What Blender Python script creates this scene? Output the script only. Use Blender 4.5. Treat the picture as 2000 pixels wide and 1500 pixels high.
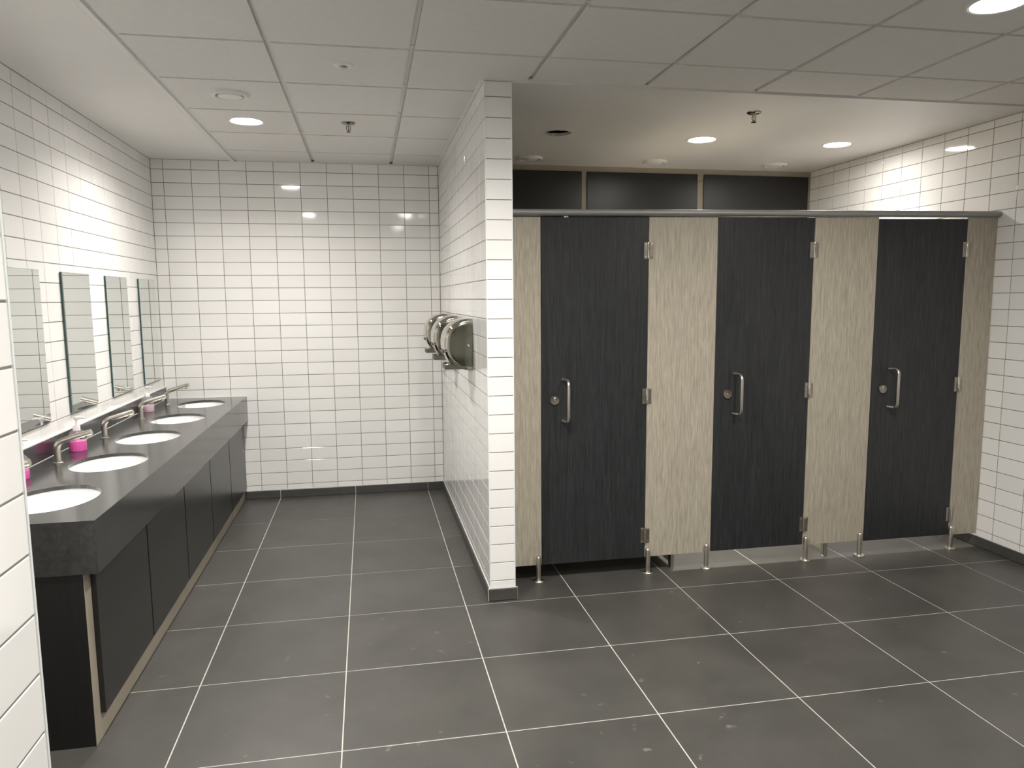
import bpy, bmesh, math, random
from mathutils import Matrix, Vector

for o in list(bpy.data.objects):
    bpy.data.objects.remove(o)
SC = bpy.context.scene
COL = SC.collection
random.seed(7)
R = math.radians

# ------------------------------------------------------------------ camera
CAM = bpy.data.cameras.new('camera')
CAM.sensor_width = 36.0
CAM.lens = 1485.47 / 2000 * 36.0
CAM.shift_x = -9.5 / 2000
CAM.shift_y = 17.8 / 2000
CAM.clip_start = 0.02
cam = bpy.data.objects.new('camera', CAM)
COL.objects.link(cam)
_rt = (0.9812032158897136, -0.19284291794140576, -0.007201258746108962)
_up = (0.0309483342126409, 0.12041520884233739, 0.9922410886921176)
_fw = (0.19047952576890476, 0.9738130141250426, -0.12411995723312443)
cam.matrix_world = Matrix(((_rt[0], _up[0], -_fw[0], 0.735246),
                           (_rt[1], _up[1], -_fw[1], -6.222528),
                           (_rt[2], _up[2], -_fw[2], 1.608444),
                           (0, 0, 0, 1)))
SC.camera = cam

# ------------------------------------------------------------------ world, exposure
W = bpy.data.worlds.new('world')
SC.world = W
W.use_nodes = True
W.node_tree.nodes['Background'].inputs[0].default_value = (0.0, 0.0, 0.0, 1)
W.node_tree.nodes['Background'].inputs[1].default_value = 0.0
VS = SC.view_settings
VS.view_transform = 'Standard'
VS.look = 'None'
VS.gamma = 1.0
VS.use_curve_mapping = False
SC.cycles.blur_glossy = 0.0
VS.exposure = 1.62
LAMP_COLOUR = (1.0, 0.965, 0.91, 1)
LAMP_STRENGTH = 50.0
LAMP_POWER = 10.3       # watts of each downlight

# ------------------------------------------------------------------ main dimensions
XL, XP0, XP1, XR = -0.837, 1.337, 1.474, 4.55      # left wall, partition faces, right wall
YB, YP, YF, YCB = 0.111, -2.365, -7.6, -0.06       # back wall, partition end, wall behind the camera, cubicle back
ZC = 2.672                                         # ceiling
XN, YN = 0.1950, -4.917                             # wall return beside the camera
YD = -2.125                                        # front face of the cubicles
ZS = 0.068                                         # top of the skirting
CW = 0.201


# ------------------------------------------------------------------ materials
def new_mat(name):
    m = bpy.data.materials.new(name)
    m.use_nodes = True
    nt = m.node_tree
    return m, nt, nt.nodes['Principled BSDF']


def lin(r, g, b):
    f = lambda c: (c / 255 / 12.92) if c / 255 <= 0.04045 else ((c / 255 + 0.055) / 1.055) ** 2.4
    return (f(r), f(g), f(b), 1)


def plain(name, col, rough=0.5, metal=0.0, spec=0.5, var=0.0, scale=8.0):
    m, nt, b = new_mat(name)
    b.inputs['Roughness'].default_value = rough
    b.inputs['Metallic'].default_value = metal
    b.inputs['Specular IOR Level'].default_value = spec
    n = nt.nodes.new('ShaderNodeTexNoise')
    n.inputs['Scale'].default_value = scale
    n.inputs['Detail'].default_value = 4
    tc = nt.nodes.new('ShaderNodeTexCoord')
    nt.links.new(tc.outputs['Object'], n.inputs['Vector'])
    r = nt.nodes.new('ShaderNodeValToRGB')
    r.color_ramp.elements[0].position = 0.3
    r.color_ramp.elements[1].position = 0.7
    r.color_ramp.elements[0].color = [c * (1 - var) for c in col[:3]] + [1]
    r.color_ramp.elements[1].color = [min(1, c * (1 + var)) for c in col[:3]] + [1]
    nt.links.new(n.outputs['Fac'], r.inputs['Fac'])
    nt.links.new(r.outputs['Color'], b.inputs['Base Color'])
    return m


def tile_white():
    m, nt, b = new_mat('white_glazed_tile')
    oi = nt.nodes.new('ShaderNodeObjectInfo')
    r = nt.nodes.new('ShaderNodeValToRGB')
    r.color_ramp.elements[0].color = (0.80, 0.79, 0.77, 1)
    r.color_ramp.elements[1].color = (0.85, 0.84, 0.825, 1)
    nt.links.new(oi.outputs['Random'], r.inputs['Fac'])
    nt.links.new(r.outputs['Color'], b.inputs['Base Color'])
    b.inputs['Roughness'].default_value = 0.06
    b.inputs['Specular IOR Level'].default_value = 0.55
    # very slight glaze waviness
    tc = nt.nodes.new('ShaderNodeTexCoord')
    n = nt.nodes.new('ShaderNodeTexNoise')
    n.inputs['Scale'].default_value = 9
    n.inputs['Detail'].default_value = 1
    nt.links.new(tc.outputs['Object'], n.inputs['Vector'])
    bp = nt.nodes.new('ShaderNodeBump')
    bp.inputs['Strength'].default_value = 0.04
    bp.inputs['Distance'].default_value = 0.004
    nt.links.new(n.outputs['Fac'], bp.inputs['Height'])
    nt.links.new(bp.outputs['Normal'], b.inputs['Normal'])
    return m


def floor_mat():
    m, nt, b = new_mat('anthracite_floor_tile')
    tc = nt.nodes.new('ShaderNodeTexCoord')
    geo = nt.nodes.new('ShaderNodeNewGeometry')
    oi = nt.nodes.new('ShaderNodeObjectInfo')
    n = nt.nodes.new('ShaderNodeTexNoise')
    n.inputs['Scale'].default_value = 3.2
    n.inputs['Detail'].default_value = 7
    n.inputs['Roughness'].default_value = 0.62
    nt.links.new(geo.outputs['Position'], n.inputs['Vector'])
    r = nt.nodes.new('ShaderNodeValToRGB')
    r.color_ramp.elements[0].position = 0.32
    r.color_ramp.elements[1].position = 0.72
    r.color_ramp.elements[0].color = (0.045, 0.0432, 0.039, 1)
    r.color_ramp.elements[1].color = (0.066, 0.0635, 0.058, 1)
    nt.links.new(n.outputs['Fac'], r.inputs['Fac'])
    # pale scuffs and dried drips
    n2 = nt.nodes.new('ShaderNodeTexNoise')
    n2.inputs['Scale'].default_value = 14
    n2.inputs['Detail'].default_value = 5
    nt.links.new(geo.outputs['Position'], n2.inputs['Vector'])
    r2 = nt.nodes.new('ShaderNodeValToRGB')
    r2.color_ramp.elements[0].position = 0.675
    r2.color_ramp.elements[1].position = 0.77
    nt.links.new(n2.outputs['Fac'], r2.inputs['Fac'])
    mx = nt.nodes.new('ShaderNodeMix')
    mx.data_type = 'RGBA'
    sc = nt.nodes.new('ShaderNodeMath')
    sc.operation = 'MULTIPLY'
    sc.inputs[1].default_value = 0.45
    nt.links.new(r2.outputs['Color'], sc.inputs[0])
    nt.links.new(sc.outputs[0], mx.inputs[0])
    nt.links.new(r.outputs['Color'], mx.inputs[6])
    mx.inputs[7].default_value = (0.27, 0.26, 0.245, 1)
    # tile-to-tile tone
    br = nt.nodes.new('ShaderNodeMapRange')
    br.inputs[3].default_value = 0.94
    br.inputs[4].default_value = 1.06
    nt.links.new(oi.outputs['Random'], br.inputs[0])
    vm = nt.nodes.new('ShaderNodeVectorMath')
    vm.operation = 'SCALE'
    nt.links.new(mx.outputs[2], vm.inputs[0])
    nt.links.new(br.outputs[0], vm.inputs[3])
    nt.links.new(vm.outputs[0], b.inputs['Base Color'])
    b.inputs['Roughness'].default_value = 0.42
    b.inputs['Specular IOR Level'].default_value = 0.45
    bp = nt.nodes.new('ShaderNodeBump')
    bp.inputs['Strength'].default_value = 0.12
    bp.inputs['Distance'].default_value = 0.002
    n3 = nt.nodes.new('ShaderNodeTexNoise')
    n3.inputs['Scale'].default_value = 60
    nt.links.new(geo.outputs['Position'], n3.inputs['Vector'])
    nt.links.new(n3.outputs['Fac'], bp.inputs['Height'])
    nt.links.new(bp.outputs['Normal'], b.inputs['Normal'])
    return m


def grain(name, dark, light, rough, sx=70, sz=1.6, lo=0.3, hi=0.7, spec=0.4):
    """wood-look laminate: fine vertical streaks"""
    m, nt, b = new_mat(name)
    geo = nt.nodes.new('ShaderNodeNewGeometry')
    mp = nt.nodes.new('ShaderNodeMapping')
    mp.inputs['Scale'].default_value = (sx, sx, sz)
    nt.links.new(geo.outputs['Position'], mp.inputs['Vector'])
    n = nt.nodes.new('ShaderNodeTexNoise')
    n.inputs['Scale'].default_value = 1.0
    n.inputs['Detail'].default_value = 6
    n.inputs['Roughness'].default_value = 0.65
    nt.links.new(mp.outputs['Vector'], n.inputs['Vector'])
    mp2 = nt.nodes.new('ShaderNodeMapping')
    mp2.inputs['Scale'].default_value = (sx * 2.6, sx * 2.6, sz * 3.2)
    mp2.inputs['Location'].default_value = (3.1, 1.7, 9.2)
    nt.links.new(geo.outputs['Position'], mp2.inputs['Vector'])
    n2 = nt.nodes.new('ShaderNodeTexNoise')
    n2.inputs['Scale'].default_value = 1.0
    n2.inputs['Detail'].default_value = 3
    nt.links.new(mp2.outputs['Vector'], n2.inputs['Vector'])
    add = nt.nodes.new('ShaderNodeMath')
    add.operation = 'ADD'
    nt.links.new(n.outputs['Fac'], add.inputs[0])
    nt.links.new(n2.outputs['Fac'], add.inputs[1])
    hf = nt.nodes.new('ShaderNodeMath')
    hf.operation = 'MULTIPLY'
    hf.inputs[1].default_value = 0.5
    nt.links.new(add.outputs[0], hf.inputs[0])
    r = nt.nodes.new('ShaderNodeValToRGB')
    r.color_ramp.elements[0].position = lo
    r.color_ramp.elements[1].position = hi
    r.color_ramp.elements[0].color = dark
    r.color_ramp.elements[1].color = light
    nt.links.new(hf.outputs[0], r.inputs['Fac'])
    nt.links.new(r.outputs['Color'], b.inputs['Base Color'])
    b.inputs['Roughness'].default_value = rough
    b.inputs['Specular IOR Level'].default_value = spec
    bp = nt.nodes.new('ShaderNodeBump')
    bp.inputs['Strength'].default_value = 0.08
    bp.inputs['Distance'].default_value = 0.001
    nt.links.new(hf.outputs[0], bp.inputs['Height'])
    nt.links.new(bp.outputs['Normal'], b.inputs['Normal'])
    return m


def emit(name, col, strength):
    m = bpy.data.materials.new(name)
    m.use_nodes = True
    nt = m.node_tree
    nt.nodes.clear()
    e = nt.nodes.new('ShaderNodeEmission')
    e.inputs[0].default_value = col
    e.inputs[1].default_value = strength
    o = nt.nodes.new('ShaderNodeOutputMaterial')
    nt.links.new(e.outputs[0], o.inputs[0])
    return m


def clear(name, col, rough=0.02, ior=1.4, alpha=0.3):
    m, nt, b = new_mat(name)
    b.inputs['Base Color'].default_value = col
    b.inputs['Roughness'].default_value = rough
    b.inputs['IOR'].default_value = ior
    b.inputs['Alpha'].default_value = alpha
    return m


M = {}
M['tile'] = tile_white()
M['grout'] = plain('grey_wall_grout', (0.19, 0.175, 0.155, 1), 0.85, var=0.1, scale=20)
M['floor'] = floor_mat()
M['fgrout'] = plain('pale_floor_grout', (0.43, 0.41, 0.375, 1), 0.8, var=0.12, scale=12)
M['skirt'] = plain('anthracite_skirting', (0.060, 0.058, 0.054, 1), 0.35, var=0.12, scale=14)
M['seal'] = plain('white_sealant', (0.8, 0.79, 0.77, 1), 0.35, var=0.02)
M['plaster'] = plain('white_plaster', (0.74, 0.725, 0.70, 1), 0.55, var=0.02, scale=2)
M['ctile'] = plain('ceiling_tile_white', (0.70, 0.685, 0.66, 1), 0.85, var=0.02, scale=30)
M['tee'] = plain('white_painted_steel', (0.72, 0.71, 0.69, 1), 0.4, var=0.02)
M['plenum'] = plain('dark_plenum', (0.015, 0.014, 0.013, 1), 0.95, var=0.2)
M['alu'] = plain('trim_strip_white', (0.74, 0.78, 0.77, 1), 0.3, var=0.02)
M['beige'] = grain('beige_wood_laminate', (0.25, 0.22, 0.172, 1), (0.455, 0.415, 0.335, 1), 0.45, sx=120, sz=4.0, lo=0.33, hi=0.62)
M['dark'] = grain('charcoal_wood_laminate', (0.0075, 0.0080, 0.0090, 1), (0.037, 0.0388, 0.0418, 1), 0.42, sx=110, sz=3.0, lo=0.34, hi=0.68)
M['panel'] = plain('black_laminate', (0.0075, 0.0070, 0.0062, 1), 0.38, var=0.25, scale=3)
M['carcass'] = plain('taupe_board', (0.30, 0.265, 0.21, 1), 0.6, var=0.06)
M['vdoor'] = plain('dark_grey_laminate', (0.016, 0.0150, 0.013, 1), 0.30, var=0.05, scale=4)
M['vend'] = grain('black_wood_laminate', (0.005, 0.005, 0.005, 1), (0.013, 0.012, 0.011, 1), 0.5)
M['slate'] = plain('slate_worktop', (0.032, 0.032, 0.031, 1), 0.17, spec=0.75, var=0.3, scale=45)
M['ceramic'] = plain('white_ceramic', (0.86, 0.86, 0.85, 1), 0.08, var=0.01)
M['brushed'] = plain('brushed_steel', (0.62, 0.585, 0.53, 1), 0.30, metal=1.0, var=0.05, scale=60)
M['hinge'] = plain('dull_steel', (0.36, 0.33, 0.285, 1), 0.34, metal=1.0, var=0.08, scale=40)
M['dryer'] = plain('dryer_chrome', (0.50, 0.475, 0.42, 1), 0.05, metal=1.0, var=0.02)
M['chrome'] = plain('polished_chrome', (0.68, 0.655, 0.60, 1), 0.06, metal=1.0, var=0.02)
M['chromedark'] = plain('darkened_chrome', (0.20, 0.205, 0.165, 1), 0.14, metal=1.0, var=0.08, scale=20)  # chrome with dark reflections of the room put into its colour
M['rail'] = plain('anodised_rail', (0.34, 0.34, 0.335, 1), 0.5, metal=0.55, var=0.03)
M['black'] = plain('black_plastic', (0.012, 0.012, 0.012, 1), 0.4, var=0.1)
M['white'] = plain('white_plastic', (0.74, 0.73, 0.70, 1), 0.4, var=0.02)
M['red'] = plain('red_indicator', (0.28, 0.02, 0.015, 1), 0.4, var=0.05)
M['lamp'] = emit('lamp_diffuser', LAMP_COLOUR, LAMP_STRENGTH)
M['reflector'] = plain('white_reflector', (0.85, 0.84, 0.82, 1), 0.35, var=0.01)
M['mirror'] = plain('silvered_mirror', (0.77, 0.80, 0.78, 1), 0.0, metal=1.0, var=0.0)
M['gedge'] = plain('green_glass_edge', (0.02, 0.075, 0.065, 1), 0.12, var=0.1)
M['bottle'] = clear('clear_bottle', (0.92, 0.90, 0.93, 1), 0.04, 1.4, 0.13)
M['pink'] = plain('pink_soap', (0.86, 0.03, 0.42, 1), 0.15, var=0.05)
M['palepink'] = plain('pale_pink_soap', (0.66, 0.45, 0.52, 1), 0.18, var=0.05)
M['pump'] = plain('pinkish_pump_plastic', (0.80, 0.74, 0.76, 1), 0.25, var=0.02)


# ------------------------------------------------------------------ helpers
def tag(o, label=None, cat=None, group=None, kind=None):
    if label: o['label'] = label
    if cat: o['category'] = cat
    if group: o['group'] = group
    if kind: o['kind'] = kind
    return o


def link(o, parent=None):
    COL.objects.link(o)
    if parent is not None:
        o.parent = parent
    return o


def empty(name, loc=(0, 0, 0), rz=0.0):
    o = bpy.data.objects.new(name, None)
    o.location = loc
    o.rotation_euler = (0, 0, rz)
    o.empty_display_size = 0.05
    return link(o)


def mesh_of(name, vs, fs, mat, smooth=False):
    me = bpy.data.meshes.new(name)
    me.from_pydata([tuple(v) for v in vs], [], fs)
    if isinstance(mat, (list, tuple)):
        for x in mat: me.materials.append(x)
    else:
        me.materials.append(mat)
    if smooth:
        me.polygons.foreach_set('use_smooth', [True] * len(me.polygons))
    me.update()
    return me


class MB:
    """collects shapes for one mesh"""
    def __init__(s):
        s.v = []; s.f = []

    def add(s, vs, fs):
        n = len(s.v)
        s.v += [tuple(v) for v in vs]
        s.f += [tuple(i + n for i in f) for f in fs]
        return s

    def box(s, x0, x1, y0, y1, z0, z1):
        vs = [(x0, y0, z0), (x1, y0, z0), (x1, y1, z0), (x0, y1, z0), (x0, y0, z1), (x1, y0, z1), (x1, y1, z1), (x0, y1, z1)]
        return s.add(vs, [(0, 3, 2, 1), (4, 5, 6, 7), (0, 1, 5, 4), (1, 2, 6, 5), (2, 3, 7, 6), (3, 0, 4, 7)])

    def lathe(s, prof, c=(0, 0, 0), axis='z', n=28, cap0=True, cap1=True, sx=1.0, sy=1.0):
        """prof: list of (radius, height)"""
        vs = []
        for r, h in prof:
            for i in range(n):
                a = 2 * math.pi * i / n
                u, w = r * math.cos(a) * sx, r * math.sin(a) * sy
                p = {'z': (u, w, h), 'y': (u, h, w), 'x': (h, u, w)}[axis]
                vs.append((p[0] + c[0], p[1] + c[1], p[2] + c[2]))
        fs = []
        for k in range(len(prof) - 1):
            for i in range(n):
                j = (i + 1) % n
                fs.append((k * n + i, k * n + j, (k + 1) * n + j, (k + 1) * n + i))
        if cap0: fs.append(tuple(range(n))[::-1])
        if cap1: fs.append(tuple((len(prof) - 1) * n + i for i in range(n)))
        return s.add(vs, fs)

    def tube(s, pts, rad, n=14, cap=True):
        pts = [Vector(p) for p in pts]
        rads = rad if isinstance(rad, (list, tuple)) else [rad] * len(pts)
        vs = []; ref = None
        for i, p in enumerate(pts):
            t = (pts[min(i + 1, len(pts) - 1)] - pts[max(i - 1, 0)]).normalized()
            if ref is None:
                ref = Vector((0, 1, 0)) if abs(t.y) < 0.9 else Vector((1, 0, 0))
            a = (ref - t * ref.dot(t)).normalized()
            b = t.cross(a)
            ref = a
            for k in range(n):
                th = 2 * math.pi * k / n
                vs.append(p + (a * math.cos(th) + b * math.sin(th)) * rads[i])
        fs = []
        for k in range(len(pts) - 1):
            for i in range(n):
                j = (i + 1) % n
                fs.append((k * n + i, k * n + j, (k + 1) * n + j, (k + 1) * n + i))
        if cap:
            fs.append(tuple(range(n))[::-1])
            fs.append(tuple((len(pts) - 1) * n + i for i in range(n)))
        return s.add(vs, fs)

    def build(s, name, mat, parent=None, smooth=False, bevel=0.0, seg=2):
        me = mesh_of(name, s.v, s.f, mat)
        bm = bmesh.new(); bm.from_mesh(me)
        bmesh.ops.recalc_face_normals(bm, faces=bm.faces)
        if bevel:
            bmesh.ops.bevel(bm, geom=[e for e in bm.edges], offset=bevel, segments=seg, affect='EDGES', profile=0.5, clamp_overlap=True)
        bm.to_mesh(me); bm.free()
        if smooth:
            me.polygons.foreach_set('use_smooth', [True] * len(me.polygons))
            me.set_sharp_from_angle(angle=R(40))
        o = bpy.data.objects.new(name, me)
        return link(o, parent)


def bx(name, mat, parent, x0, x1, y0, y1, z0, z1, bevel=0.0, seg=2):
    return MB().box(x0, x1, y0, y1, z0, z1).build(name, mat, parent, bevel=bevel, seg=seg)


def copy_tree(o, parent=None):
    c = o.copy()
    COL.objects.link(c)
    c.parent = parent
    for ch in list(o.children):
        copy_tree(ch, c)
    return c


# ---- pieces with a chamfered face (tiles): face lies in the plane y=0, looking towards -y, centre at the origin
_tcache = {}


def tile_mesh(w, h, mat, key, t=0.006, ch=0.0016, name='tile'):
    k = (round(w, 3), round(h, 3), key)
    if k in _tcache: return _tcache[k]
    a, b = w / 2, h / 2
    c = min(ch, a * 0.3, b * 0.3)
    vs = [(-a + c, 0, -b + c), (a - c, 0, -b + c), (a - c, 0, b - c), (-a + c, 0, b - c),
          (-a, c * 0.7, -b), (a, c * 0.7, -b), (a, c * 0.7, b), (-a, c * 0.7, b),
          (-a, t, -b), (a, t, -b), (a, t, b), (-a, t, b)]
    fs = [(0, 1, 2, 3)]
    for i in range(4):
        j = (i + 1) % 4
        fs.append((i + 4, j + 4, j, i))
        fs.append((i + 8, j + 8, j + 4, i + 4))
    me = mesh_of(name, vs, fs, mat)
    _tcache[k] = me
    return me


def cells(a0, a1, start, pitch):
    """joint positions start+k*pitch clipped to a0..a1"""
    k0 = math.ceil((a0 - start) / pitch - 1e-6)
    js = [a0]
    k = k0
    while start + k * pitch < a1 - 1e-4:
        p = start + k * pitch
        if p - js[-1] > 0.012: js.append(p)
        k += 1
    if a1 - js[-1] < 0.012 and len(js) > 1: js.pop()
    js.append(a1)
    return list(zip(js[:-1], js[1:]))


GROUT = 0.0038


def wall_tiles(parent, rz, plane, u0, u1, z0, z1, ustart, upitch, zstart, zpitch, individual, stuffname='tile_field', limit=300):
    """tiles over one wall face. rz 0: faces -y (plane = y, u = x); 90: faces +x (plane = x, u = y);
    -90: faces -x; 180: faces +y"""
    stuff = MB()
    done = []
    for (ua, ub) in cells(u0, u1, ustart, upitch):
        for (za, zb) in cells(z0, z1, zstart, zpitch):
            w, h = ub - ua - GROUT, zb - za - GROUT
            if w < 0.004 or h < 0.004: continue
            u, z = (ua + ub) / 2, (za + zb) / 2
            done.append((u, z, w, h))
    ind = [d for d in done if individual(d[0], d[1])]
    ind.sort(key=lambda d: d[0])
    if rz in (90, -90) and len(ind) > limit:
        ind = ind[:limit]
    iset = set(ind)
    for d in done:
        u, z, w, h = d
        loc = (u, plane, z) if rz in (0, 180) else (plane, u, z)
        rot = Matrix.Rotation(R(rz), 4, 'Z') @ Matrix.Rotation(R(random.gauss(0, 0.10)), 4, 'X') @ Matrix.Rotation(R(random.gauss(0, 0.07)), 4, 'Z')
        me = tile_mesh(w, h, M['tile'], 'wall')
        if d in iset:
            o = bpy.data.objects.new('tile', me)
            o.matrix_local = Matrix.Translation(loc) @ rot
            link(o, parent)
        else:
            mt = Matrix.Translation(loc) @ rot
            stuff.add([mt @ v.co for v in me.vertices], [tuple(p.vertices) for p in me.polygons])
    if stuff.v:
        so = bpy.data.objects.new(stuffname, mesh_of(stuffname, stuff.v, stuff.f, M['tile']))
        link(so, parent)
        so['kind'] = 'stuff'


def skirting(name, label, rz, plane, u0, u1, joints_start, pitch=0.6, z1=ZS):
    """dark skirting tiles on a wall; the root is the bedding strip behind them"""
    t = 0.010
    d = 0.003
    if rz == 0: root = bx(name, M['seal'], None, u0, u1, plane - d, plane, 0.0, z1 + 0.002)
    elif rz == 180: root = bx(name, M['seal'], None, u0, u1, plane, plane + d, 0.0, z1 + 0.002)
    elif rz == 90: root = bx(name, M['seal'], None, plane, plane + d, u0, u1, 0.0, z1 + 0.002)
    else: root = bx(name, M['seal'], None, plane - d, plane, u0, u1, 0.0, z1 + 0.002)
    tag(root, label, 'skirting', kind='structure')
    for (a, b) in cells(u0, u1, joints_start, pitch):
        me = tile_mesh(b - a - 0.004, z1 - 0.003, M['skirt'], 'skirt', t=t, ch=0.003, name='skirting_tile')
        o = bpy.data.objects.new('skirting_tile', me)
        u = (a + b) / 2
        off = {0: (u, plane - t - d * 0.5, 0), 180: (u, plane + t + d * 0.5, 0), 90: (plane + t + d * 0.5, u, 0), -90: (plane - t - d * 0.5, u, 0)}[rz]
        o.matrix_local = Matrix.Translation((off[0], off[1], z1 / 2 + 0.001)) @ Matrix.Rotation(R(rz), 4, 'Z')
        link(o, root)
    return root


# ------------------------------------------------------------------ floor
floor = bx('floor', M['fgrout'], None, XL, XR, YF, YB, -0.08, -0.0015)
tag(floor, 'dark grey square floor tiles with pale grout lines', 'floor', kind='structure')
FG = 0.0052
for (xa, xb) in cells(XL, XR, 0.0, 0.6):
    for (ya, yb) in cells(YF, YB, -0.5997 * 13, 0.5997):
        w, h = xb - xa - FG, yb - ya - FG
        me = tile_mesh(w, h, M['floor'], 'floor', t=0.01, ch=0.0012, name='floor_tile')
        o = bpy.data.objects.new('floor_tile', me)
        o.matrix_local = Matrix.Translation(((xa + xb) / 2, (ya + yb) / 2, 0.0)) @ Matrix.Rotation(R(-90), 4, 'X')
        link(o, floor)

# ------------------------------------------------------------------ walls (grout bed + tiles)
G = 0.0016
zst, zpi = 0.1095, 0.0995
wb = bx('wall_back', M['grout'], None, XL - 0.1, XP1, YB + G, YB + 0.12, 0, ZC)
tag(wb, 'white tiled back wall behind the row of washbasins', 'wall', kind='structure')
wall_tiles(wb, 0, YB, XL, XP0, ZS, ZC, -0.748, CW, zst, zpi, lambda u, z: not (u < -0.33 and z < 0.8))

wl = bx('wall_left', M['grout'], None, XL - 0.12, XL - G, YN, YB + 0.12, 0, ZC)
tag(wl, 'white tiled wall with the four slim mirrors', 'wall', kind='structure')
wall_tiles(wl, 90, XL, YN, YB, 0.845, ZC, YB - 0.095, CW, zst, zpi, lambda u, z: u > -2.75 and z > 0.9)

wp = bx('wall_partition', M['grout'], None, XP0 + G, XP1 - G, YP + G, YB, 0, ZC)
tag(wp, 'white tiled partition wall between washbasins and cubicles, with hand dryers', 'wall', kind='structure')
wall_tiles(wp, 0, YP, XP0, XP1, ZS, ZC, XP0 - 5, 10, zst, zpi, lambda u, z: True)
wall_tiles(wp, -90, XP0, YP, YB, ZS, ZC, YP + CW, CW, zst, zpi, lambda u, z: True, limit=272)
wall_tiles(wp, 90, XP1, YP, YCB, ZS, ZC, YP + CW, CW, zst, zpi, lambda u, z: False, 'inner_tile_field')
for (x, dx) in ((XP0, -0.0012), (XP1, 0.0012)):
    bx('edge_trim', M['alu'], wp, min(x + dx, x - 3 * dx), max(x + dx, x - 3 * dx), YP - 0.0012, YP + 0.004, ZS, ZC - 0.003)

wr = bx('wall_right', M['grout'], None, XR + G, XR + 0.12, YF, YB + 0.12, 0, ZC)
tag(wr, 'white tiled wall to the right of the cubicles', 'wall', kind='structure')
wall_tiles(wr, -90, XR, YF, YCB, ZS, ZC, -2.045, 0.2055, 0.1095, 0.1005,
           lambda u, z: (-2.9 < u < -2.1) or (u >= -2.1 and z > 2.0), limit=299)

# return wall beside the camera
wn = bx('wall_left_front', M['grout'], None, XL - 0.12, XN - G, YF, YN - G, 0, ZC)
tag(wn, 'white tiled wall corner close to the camera at the left edge', 'wall', kind='structure')
wall_tiles(wn, 90, XN, YF, YN, ZS, ZC, YN - 0.198, CW, 0.104, 0.1003, lambda u, z: u > -5.7)
wall_tiles(wn, 180, YN, XL, XN, ZS, ZC, XN - 0.198, CW, 0.104, 0.1003, lambda u, z: False, 'return_tile_field')
bx('edge_trim', M['alu'], wn, XN - 0.004, XN + 0.0018, YN - 0.0045, YN + 0.0018, 0.0, ZC - 0.003)

wf = bx('wall_front', M['grout'], None, XN, XR, YF - 0.12, YF - G, 0, ZC)
tag(wf, 'white tiled wall behind the camera', 'wall', kind='structure')
wall_tiles(wf, 180, YF, XN, XR, ZS, ZC, XN + 0.1, CW, zst, zpi, lambda u, z: False)

skirting('baseboard_back', 'dark grey skirting tiles along the white back wall', 0, YB, -0.285, XP0, 0.0)
skirting('baseboard_partition', 'dark grey skirting tiles along the long side of the partition wall', -90, XP0, YP, YB - 0.01, -0.5997 * 3, 0.5997)
skirting('baseboard_partition_end', 'dark grey skirting tile across the end of the partition wall', 0, YP, XP0 - 0.012, XP1 + 0.012, XP0 - 5, 10)
skirting('baseboard_right', 'dark grey skirting tiles along the right wall beside the cubicles', -90, XR, YF, YCB, -0.5997 * 4, 0.5997)
skirting('baseboard_cubicle', 'dark skirting inside the dark first cubicle', 90, XP1, YP, YCB, -0.5997 * 3, 0.5997)

# ------------------------------------------------------------------ cubicle back wall with dark panels
wc = bx('wall_cubicle_back', M['carcass'], None, XP1, XR, YCB, YB + 0.12, 0, ZC)
tag(wc, 'taupe framed duct wall with dark panels behind the cubicles', 'wall', kind='structure')
for (x0, x1) in ((XP1 + 0.02, 2.493), (2.537, 3.503), (3.558, 4.528)):
    bx('panel', M['panel'], wc, x0, x1, YCB - 0.010, YCB, 0.10, 2.628, bevel=0.002, seg=1)
bx('frame_joint', M['panel'], wc, 3.504, 3.557, YCB - 0.0006, YCB + 0.001, 2.574, 2.577)

# ------------------------------------------------------------------ ceiling
LAMPS = [(0.062, -1.268), (3.02, -1.195), (4.05, -1.19), (3.055, -3.66), (0.06, -3.68), (1.26, -3.68), (1.26, -5.49)]
LAMP_LEVEL = [0.88, 1.7, 0.75, 0.9, 0.85, 1.0, 0.8]
LAMP_SPREAD = [150, 108, 104, 150, 150, 150, 150]
HOLE = (1.993, -1.243)
RH = 0.094


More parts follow.
